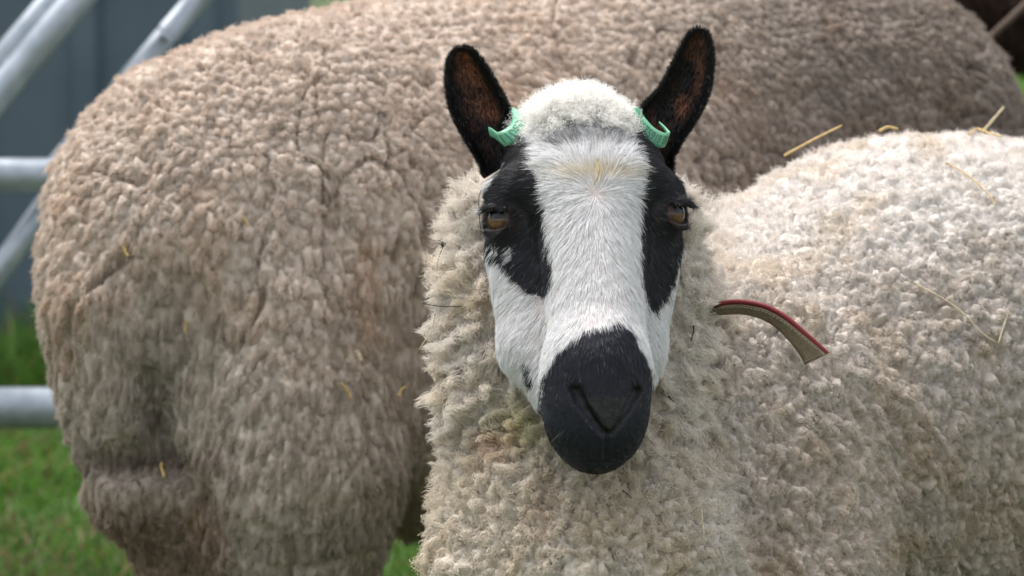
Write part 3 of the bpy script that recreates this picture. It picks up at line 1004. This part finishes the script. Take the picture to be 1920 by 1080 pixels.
    pk = r.choice(cand, N, p=wgt[cand]/wgt[cand].sum())
    nn = n[pk]; p = Vd[pk]+r.normal(size=(N, 3))*.0015
    bx, by = proj(p)[:2]
    near_, lc_ = LOCKS['fleece']; lk = near_[pk]
    lr_ = r.random((len(lc_), 3)); ld = r.normal(size=(len(lc_), 3))*.55
    D = unit(nn+ld[lk]-np.array([0, 0, .25])+r.normal(size=(N, 3))*.10)
    L = (.010+.010*lr_[lk, 0])*(.75+.35*r.random(N))*(.6+.5*wgt[pk])
    t = np.linspace(0, 1, 9)[None, :, None]
    e1 = unit(np.cross(D, nn+[.3, .1, .2])); e2 = np.cross(D, e1)
    ph = lr_[lk, 1:2]*6.28+(r.random((N, 1))-.5)*1.6
    ang = (ph+2*math.pi*(1.3+1.3*lr_[lk, 2:3])*t[:, :, 0])[:, :, None]
    A = (.0012+.0012*r.random((N, 1)))[:, :, None]
    tw = lc_[lk]-p; tw -= (tw*nn).sum(1, keepdims=True)*nn
    pts = p[:, None]+D[:, None]*L[:, None, None]*t+(tw*.8)[:, None]*t**1.3+A*t**.6*(np.cos(ang)*e1[:, None]+np.sin(ang)*e2[:, None])
    c = colour(p, nn)*(1.05+.2*(r.random((N, 1))-.5))
    hair_obj('neck_curls', pts, .00018*np.array([1]*7+[.8, .3]), np.clip(c, 0, .95), M_fib, fl)
    # --- drizzle drops on the wool tips
    drop_parts(pts, NS, 1500, r, fl)
    # --- topknot
    T = Shape()
    for x, y, F_, rr in ((1078,244,-3,2.4),(1036,250,-2.6,1.7),(1120,248,-2.6,1.7),(1008,254,-2.8,1.15),(1154,252,-2.8,1.15),(1070,218,-3.6,1.3),(1046,230,-3.4,1.2),(1112,226,-3.4,1.25),
                        (1085,246,-1.6,1.4),(1148,258,-1.6,1.0),(1022,262,-1.5,1.0),(1056,238,-1.6,1.5),(1108,238,-1.6,1.4),(1138,234,-3,1.2),
                        (1058,230,1.2,1.4),(1112,230,1.2,1.4),(1085,216,.4,1.6),(1022,242,.6,1.15),(1148,242,.6,1.15),(1085,238,1.8,1.1),(1040,244,1.5,.9),(1130,243,1.5,.9)):
        T.add(ball(H(x, y, F_), rr/100*.86), .012)
    def tcol(p, n): return np.tile(np.array([.90, .88, .84]), (len(p), 1))
    tk, Tv, Tf, tn, tv = lock_fleece('topknot', T, HO+np.array([-.07, -.02, .02]), HO+np.array([.07, .12, .115]), root, .0085, .0045, lambda p: p.copy(), tcol, 14000, .008, .00016, 44,
                coarse=.005, levels=1, droop=.1, curl=.0014, splay=.6, crease=0, conv=.4)
    N = 15000
    pk = r.integers(0, len(Tv), N); nn = tn[pk]; p = Tv[pk]
    cl = np.stack([noise(p, .005, 160), noise(p, .005, 161), noise(p, .005, 162)], 1)
    D = unit(nn+cl*1.2+r.normal(size=(N, 3))*.3)
    L = .007+.009*r.random(N)
    e1 = unit(np.cross(D, nn+[.3, .1, .2])); e2 = np.cross(D, e1)
    ang = (r.random((N, 1))*6.28+2*math.pi*(1.5+1.5*r.random((N, 1)))*t[:, :, 0])[:, :, None]
    A = (.0010+.0014*r.random((N, 1)))[:, :, None]
    pts = p[:, None]+D[:, None]*L[:, None, None]*t+A*t**.6*(np.cos(ang)*e1[:, None]+np.sin(ang)*e2[:, None])
    hair_obj('loose_curls', pts, .00013*np.array([1]*7+[.8, .3]), tcol(p, nn)*(1.05+.2*(r.random((N, 1))-.5)), M_fib, tk)
    return root
SHEEP = build_white()

# ------------------------------------------------------------------ ear tags
def text_mesh(body, size):
    cu = bpy.data.curves.new('t', 'FONT'); cu.body = body; cu.size = size; cu.align_x = 'CENTER'; cu.align_y = 'CENTER'
    cu.offset = size*.012
    o = bpy.data.objects.new('t', cu); COL.objects.link(o)
    dg = bpy.context.evaluated_depsgraph_get(); dg.update()
    me = bpy.data.meshes.new_from_object(o.evaluated_get(dg))
    V = np.array([v.co[:] for v in me.vertices]); F = [tuple(p.vertices) for p in me.polygons]
    bpy.data.objects.remove(o); bpy.data.curves.remove(cu); bpy.data.meshes.remove(me)
    return V, F
def strip(name, A, B, thick, mats, parent, text=None, span=(0, 1), tfrac=.62, label=None, extra=None, n=60):
    # band between edge curves A and B (lists of (px, py, F)), facing the camera side, with its own thickness
    a = np.array([H(*q) for q in resample(A, n)]); b = np.array([H(*q) for q in resample(B, n)])
    mid = (a+b)/2
    tg = unit(np.gradient(mid, axis=0)); nrm = unit(np.cross(tg, b-a))
    if (nrm[n//3]@(-AF)) < 0: nrm = -nrm
    nv = 5
    rows = [a+(b-a)*v for v in np.linspace(0, 1, nv)]
    prof = thick/2
    V = []
    for i, rw in enumerate(rows): V.append(rw+nrm*prof*(1 if 0 < i < nv-1 else .55))
    for i, rw in enumerate(rows[::-1]): V.append(rw-nrm*prof*(1 if 0 < i < nv-1 else .55))
    V = np.array(V)                    # (2nv, n, 3)
    m = len(V)
    F = [(i*n+j, i*n+j+1, ((i+1) % m)*n+j+1, ((i+1) % m)*n+j) for i in range(m) for j in range(n-1)]
    F += [tuple(i*n for i in range(m)), tuple(i*n+n-1 for i in range(m))[::-1]]
    V = V.reshape(-1, 3)
    mi = [0]*len(F)
    if text:
        tv, tf = text_mesh(text, 1.0)
        wid = tv[:, 0].max()-tv[:, 0].min(); hh = tv[:, 1].max()-tv[:, 1].min()
        u = span[0]+(tv[:, 0]-tv[:, 0].min())/wid*(span[1]-span[0])
        v = .5-(tv[:, 1]-tv[:, 1].mean())/hh*tfrac
        ui = np.clip(u*(n-1), 0, n-1.001); k = ui.astype(int); fr_ = (ui-k)[:, None]
        L = lambda X: X[k]*(1-fr_)+X[k+1]*fr_
        q = L(a)+(L(b)-L(a))*v[:, None]+L(nrm)*(prof+.0002)
        o = len(V); V = np.concatenate([V, q]); F += [tuple(i+o for i in f) for f in tf]; mi += [1]*len(tf)
    if extra is not None:
        ev, ef = extra
        o = len(V); V = np.concatenate([V, ev]); F += [tuple(i+o for i in f) for f in ef]; mi += [0]*len(ef)
    o = mesh_obj(name, V, F, mats, parent, midx=mi, smooth_=True)
    for p_ in o.data.polygons:
        if p_.material_index == 1: p_.use_smooth = False
    if label: o['label'] = label
    return o
def disc(c, nrm, rx, ry, th, rot=0):
    nrm = unit(np.array(nrm)); x = unit(np.cross(nrm, AU)); y = np.cross(x, nrm)
    an = np.linspace(0, 2*math.pi, 28, endpoint=False)
    V = []
    for s_, k in ((-1, 1), (1, 1), (1.35, .86)):
        V += [c+x*math.cos(t)*rx*k+y*math.sin(t)*ry*k+nrm*th/2*s_ for t in an]
    F = [(i+28*r_, (i+1) % 28+28*r_, (i+1) % 28+28*(r_+1), i+28*(r_+1)) for r_ in (0, 1) for i in range(28)]
    F += [tuple(range(28))[::-1], tuple(range(56, 84))]
    return np.array(V), F
TAGM = [M_tag, M_ink]
tl = strip('ear_tag', [(930,248,-.1),(939,246,.2),(949,241,.1),(958,232,-.4),(961,219,-1.6),(955,203,-3.4)],
      [(946,275,.0),(964,269,.4),(980,255,.3),(987,237,-.2),(981,217,-1.4),(964,202,-3.2)], .0013, TAGM, SHEEP, '1108Y', (.05, .80), .60,
      label='pale green plastic loop tag clipped on the ear at the sheep\'s own right')
strip('tag_end', [(931,248,-.2),(923,242,-.9),(916,238,-1.6)], [(944,272,-.1),(932,262,-.9),(920,255,-1.6)], .0016, TAGM, tl)
tr = strip('ear_tag', [(1196,206,-0.50),(1203,213,-0.30),(1213,225,0.00),(1225,238,0.20),(1238,246,0.20),(1248,249,0.10),(1256,247,-0.30)],
      [(1181,225,-0.50),(1187,238,-0.30),(1197,249,0.00),(1210,262,0.20),(1224,272,0.20),(1237,277,0.10),(1246,276,-0.30)], .0014, TAGM, SHEEP, 'S6675918 00', (.16, .97), .58,
      label='pale green plastic loop tag with a round head on the ear at the sheep\'s own left',
      extra=disc(H(1192, 217, -.35), -AF+AR*-.15, .0054, .0066, .0024))
strip('tag_return', [(1236,228,-2.2),(1246,237,-1.2),(1256,247,-.4)], [(1240,237,-2.2),(1248,246,-1.2),(1253,256,-.4)], .0013, TAGM, tr)

# ------------------------------------------------------------------ collar with its loose end
def collar():
    A = [(1312,590,-6.5),(1342,577,-4.2),(1370,572,-2.8),(1400,573,-1.8),(1435,581,-1.0),(1470,600,-.6),(1503,626,-.4),(1532,650,-.5),(1549,665,-.6)]
    Bc = [(1312,602,-7.3),(1342,592,-5.2),(1370,589,-3.9),(1400,590,-3.0),(1432,600,-2.1),(1458,617,-1.5),(1480,640,-1.0),(1498,664,-.9),(1509,684,-.9)]
    o = strip('collar', A, Bc, .0018, [M_leather], SHEEP, label='tan leather collar with a red outer face, its loose end sticking out from the neck wool', n=80)
    # red woven layer on the outside, standing proud of the leather along the upper edge
    n = 80
    a = np.array([H(*q) for q in resample(A, n)]); b = np.array([H(*q) for q in resample(Bc, n)])
    tg = unit(np.gradient((a+b)/2, axis=0)); nr = unit(np.cross(tg, b-a))
    if (nr[30]@(-AF)) < 0: nr = -nr
    up = unit(a-b)
    ring = [(-.0009, -.0011), (.0016, -.0011), (.0028, -.0020), (.0026, -.0038), (.0002, -.0046), (-.016, -.0042), (-.016, -.0012)]
    wd = np.linalg.norm(a-b, axis=1, keepdims=True)
    V = np.concatenate([a+up*(u_ if u_ > -.01 else -.85*wd)+nr*w_ for u_, w_ in ring]); m = len(ring)
    F = [(i*n+j, i*n+j+1, ((i+1) % m)*n+j+1, ((i+1) % m)*n+j) for i in range(m) for j in range(n-1)]
    F += [tuple(i*n for i in range(m)), tuple(i*n+n-1 for i in range(m))[::-1]]
    mesh_obj('red_backing', V, F, M_red, o)
    st = []
    for k in range(2, n-1, 2):
        p = a[k]-up[k]*.0012+nr[k]*.0011; q = p+tg[k]*.0016
        st.append(tube([p, (p+q)/2+nr[k]*.0003, q], .00028, 6))
    for k in np.linspace(.12, .88, 11):
        p = a[-4]*(1-k)+b[-4]*k+nr[-4]*.0011; q = p+(b[-4]-a[-4])*.045
        st.append(tube([p, (p+q)/2+nr[-4]*.0003, q], .00028, 6))
    v, f = merge(st); mesh_obj('stitching', v, f, M_thread, o)
    c = H(1080, 600, -10); rr = .080
    th = np.linspace(0, 2*math.pi, 60)
    path = [c+AR*rr*math.cos(t)-AF*rr*math.sin(t)+np.array([0, 0, .004*math.sin(t)]) for t in th]
    V = []
    for t_, p in zip(th, path):
        o_ = unit(p-c); V += [p+o_*.002-AU*.008, p+o_*.002+AU*.008, p-o_*.002+AU*.008, p-o_*.002-AU*.008]
    F = [(4*i+j, 4*i+(j+1) % 4, 4*i+4+(j+1) % 4, 4*i+4+j) for i in range(59) for j in range(4)]
    mesh_obj('band', V, F, M_red, o)
collar()

# ------------------------------------------------------------------ straw, twigs, chaff and drops resting on the wool
def stalk(name, pts, r_, m, label, cat, group=None, flat=.5):
    pts = [q for q in pts if q is not None]
    path = resample(pts, 14)
    t = np.linspace(0, 1, 14)
    rad = r_*(1-.25*t)*(1+.12*np.sin(t*17))
    v, f = tube(path, rad, 7)
    return tag(mesh_obj(name, v, f, m), label, cat, group)
def surf(sdf, px, py, lift=.006):
    q = trace(sdf, px, py, 2.4)
    for k in range(1, 16):                       # just off the outline: rest it on the wool tips beside
        if q is not None: break
        for ox, oy in ((5*k, 0), (0, 5*k)):
            q = trace(sdf, px+ox, py+oy, 2.4)
            if q is not None: return P(px, py, (q-C0)@AF-.004)
    if q is None: return None
    return q+unit(grad(sdf, q[None], .002))[0]*lift
def on_wool(sdf, xy, lift=.009): return [surf(sdf, x, y, lift) for x, y in xy]
GS = 'straw stalks caught in the pale fleece'
GT = 'straw bits caught in the tan fleece'
q0 = surf(NS, 1478, 292, .006); dd0 = (q0-C0)@AF
stalk('straw', [P(1470, 292, dd0), P(1525, 262, dd0+.004), P(1579, 235, dd0+.01)], .0011, M_straw, 'long tan straw lying along the pale sheep back where it dips towards the neck', 'straw', GS)
q0 = surf(NS, 1842, 248, .004); dd0 = (q0-C0)@AF
stalk('straw', [P(1842, 248, dd0), P(1862, 224, dd0-.01), P(1882, 201, dd0-.02)], .0014, M_straw2, 'pale straw stub standing up from the top of the back near the right edge', 'straw', GS)
stalk('straw', on_wool(NS, [(1815, 273), (1830, 262), (1852, 270), (1877, 277)], .010), .0011, M_straw, 'bent brown straw lying below the pale upright straw stub', 'straw', GS)
stalk('straw', on_wool(NS, [(1648, 246), (1665, 238), (1684, 242)], .011), .0013, M_straw, 'short curled straw on the crest of the pale back', 'straw', GS)
stalk('straw', on_wool(NS, [(1882, 588), (1871, 620), (1861, 650)], .011), .0008, M_straw2, 'thin yellow straw leaning upright on the flank, meeting a longer one at its foot', 'straw', GS)
stalk('straw', on_wool(NS, [(1697, 542), (1760, 572), (1800, 600), (1828, 630), (1860, 650)], .011), .0007, M_straw2, 'very long thin yellow straw sloping down across the flank', 'straw', GS)
stalk('straw', on_wool(NS, [(1770, 322), (1810, 345), (1846, 378), (1862, 400)], .009), .0007, M_straw, 'thin dark straw sunk in the upper flank wool', 'straw', GS)
stalk('straw', on_wool(NS, [(1295, 962), (1297, 985), (1300, 1012)], .012), .0006, M_straw2, 'fine pale straw hanging upright on the chest wool low down', 'straw', GS)
stalk('straw', [surf(HS, 1118, 312, .010), surf(HS, 1120, 332, .0095), surf(HS, 1113, 352, .006)], .0006, M_straw, 'tiny straw stuck upright in the cream forehead hair', 'straw')
for xy, rr, m_, lb in (([(240,462),(244,473),(249,482)], .0017, M_straw, 'small gold straw bit high on the tan rump'),
                   ([(354,598),(356,610),(353,620)], .0013, M_straw, 'gold straw bit in the middle of the tan rump'),
                   ([(630,722),(640,735),(648,752)], .0016, M_straw, 'angled gold straw bit on the tan thigh below the pale husk'),
                   ([(727,745),(731,733),(740,727)], .0014, M_straw, 'gold straw bit on the tan flank close to the white sheep neck'),
                   ([(655,662),(660,672),(664,682)], .0021, M_straw2, 'pale husk on the tan flank above the thigh'),
                   ([(300,880),(298,895),(302,912)], .0017, M_straw, 'gold straw bit just under the dark fold of the leg'),
                   ([(455,410),(461,418),(464,428)], .0014, M_straw, 'tan straw bit on the upper tan rump')):
    stalk('straw', on_wool(S_tan, xy, .012), rr, m_, lb, 'straw', GT)
stalk('twig', on_wool(NS, [(822,532),(826,549),(840,566),(858,574),(882,576)], .022), .0005, M_dark, 'thin dark bent twig on the neck wool left of the face', 'twig')
stalk('twig', on_wool(NS, [(831,462),(822,485),(820,505),(818,522)], .024), .0003, M_dark, 'fine dark stem hanging from the small black seed head', 'twig')
stalk('twig', on_wool(NS, [(1160,0+932),(1168,938)], .012)+[surf(NS, 1176, 946, .012)], .0005, M_dark, 'short dark stem in the wool just below the chin', 'twig')
q0 = trace(NS, 900, 600, 2.4); dd0 = (q0-C0)@AF-.01
stalk('loose_hair', [P(816, 588, dd0), P(808, 622, dd0), P(796, 640, dd0), P(786, 656, dd0)], .00045, M_straw2, 'long pale loose hair hanging off the outer edge of the neck', 'hair')
stalk('loose_hair', [H(904, 352, -.2), H(898, 372, -.1), H(899, 410, 0), H(902, 436, 0)], .00035, M_dark, 'fine dark loose hair beside the eye next to the neck wool', 'hair')
stalk('chaff', on_wool(NS, [(1287,612),(1286,628),(1283,644)], .012), .0007, M_dark, 'dark chaff flake in the wool right beside the white cheek', 'chaff')
stalk('chaff', on_wool(NS, [(1246,745),(1252,750),(1256,753)], .012), .0006, M_dark, 'tiny dark chaff flake beside the muzzle', 'chaff')
stalk('chaff', on_wool(NS, [(1310,712),(1312,716),(1310,722)], .012), .0008, M_dark, 'dark chaff speck on the pale neck below the collar end', 'chaff')
def seed_head():
    c = surf(NS, 832, 457, .027)
    rr = np.random.default_rng(3)
    n = 12
    V = [c+np.array([x, y, z]) for x, y, z in (rr.normal(size=(60, 3))*[.0014, .0010, .0019])]
    th = np.linspace(0, math.pi, n); ph = np.linspace(0, 2*math.pi, 2*n, endpoint=False)
    D = (np.sin(th)[:, None, None]*(np.cos(ph)[None, :, None]*AR+np.sin(ph)[None, :, None]*AF)+np.cos(th)[:, None, None]*unit(AU+AR*.5)).reshape(-1, 3)
    Vb = c+D*.0024*(1+.35*noise(D, .5, 3))[:, None]*np.array([.8, .8, 1.15])
    F = [(i*2*n+j, (i+1)*2*n+j, (i+1)*2*n+(j+1) % (2*n), i*2*n+(j+1) % (2*n)) for i in range(n-1) for j in range(2*n)]
    parts = [(Vb, F)]
    for k in range(6):
        d = unit(rr.normal(size=3)); parts.append(tube([c, c+d*.003, c+d*.0048-AU*.0006], .00022, 5))
    v, f = merge(parts)
    tag(mesh_obj('seed_head', v, f, M_dark), 'small black seed head caught in the neck wool left of the eye', 'seed head')
seed_head()

# ------------------------------------------------------------------ dark animal and rope behind, at the upper right
def dark_sheep():
    S = Shape()
    S.add(ell(P(1960, -60, 4.75), (.11, .22, .115)))
    S.add(rcone(P(1960, -60, 4.75), P(2700, -150, 5.1), .11, .24), .05)
    S.add(rcone(P(1850, -110, 4.7), P(1830, -260, 4.65), .075, .06), .03)
    root = empty('sheep', (P(2300, 0, 4.95)[0], P(2300, 0, 4.95)[1], 0), 'dark brown woolled sheep cut by the top right corner', 'sheep', 'sheep in the pen')
    B = Shape(); B.add(lambda p: S(p)+.015)
    for px, d in ((2000, 4.62), (2010, 4.88), (2640, 4.95), (2660, 5.25)):
        a = P(px, 0, d)
        B.add(rcone((a[0], a[1], .55), (a[0], a[1], .28), .06, .03), .02)
        B.add(rcone((a[0], a[1], .28), (a[0], a[1]-.02, .03), .025, .024), .02)
    V, F = nets(B, np.array([.40, 4.2, -.01]), np.array([1.75, 5.7, 1.15]), .014)
    mesh_obj('body', V, F, M_skin, root, np.tile([.02, .012, .010], (len(V), 1)))
    def colour(p, n): return np.tile(np.array([.058, .030, .022]), (len(p), 1))*(1+.4*noise(p, .08, 170))[:, None]
    lock_fleece('fleece', S, np.array([.38, 4.2, .3]), np.array([1.75, 5.7, 1.2]), root, .02, .009, lambda p: p.copy(), colour, 30000, .012, .0004, 55, coarse=.02, levels=1, droop=.5, conv=.5, margin=500)
    q = [P(1850, 76, 4.42), P(1880, 48, 4.42), P(1915, 15, 4.43), P(1960, -30, 4.45), P(1990, -70, 4.48)]
    v, f = tube(resample(q, 24), .0042, 10)
    tag(mesh_obj('rope', v, f, M_rope), 'slack brown rope crossing the dark sheep in the top right corner', 'rope')
dark_sheep()
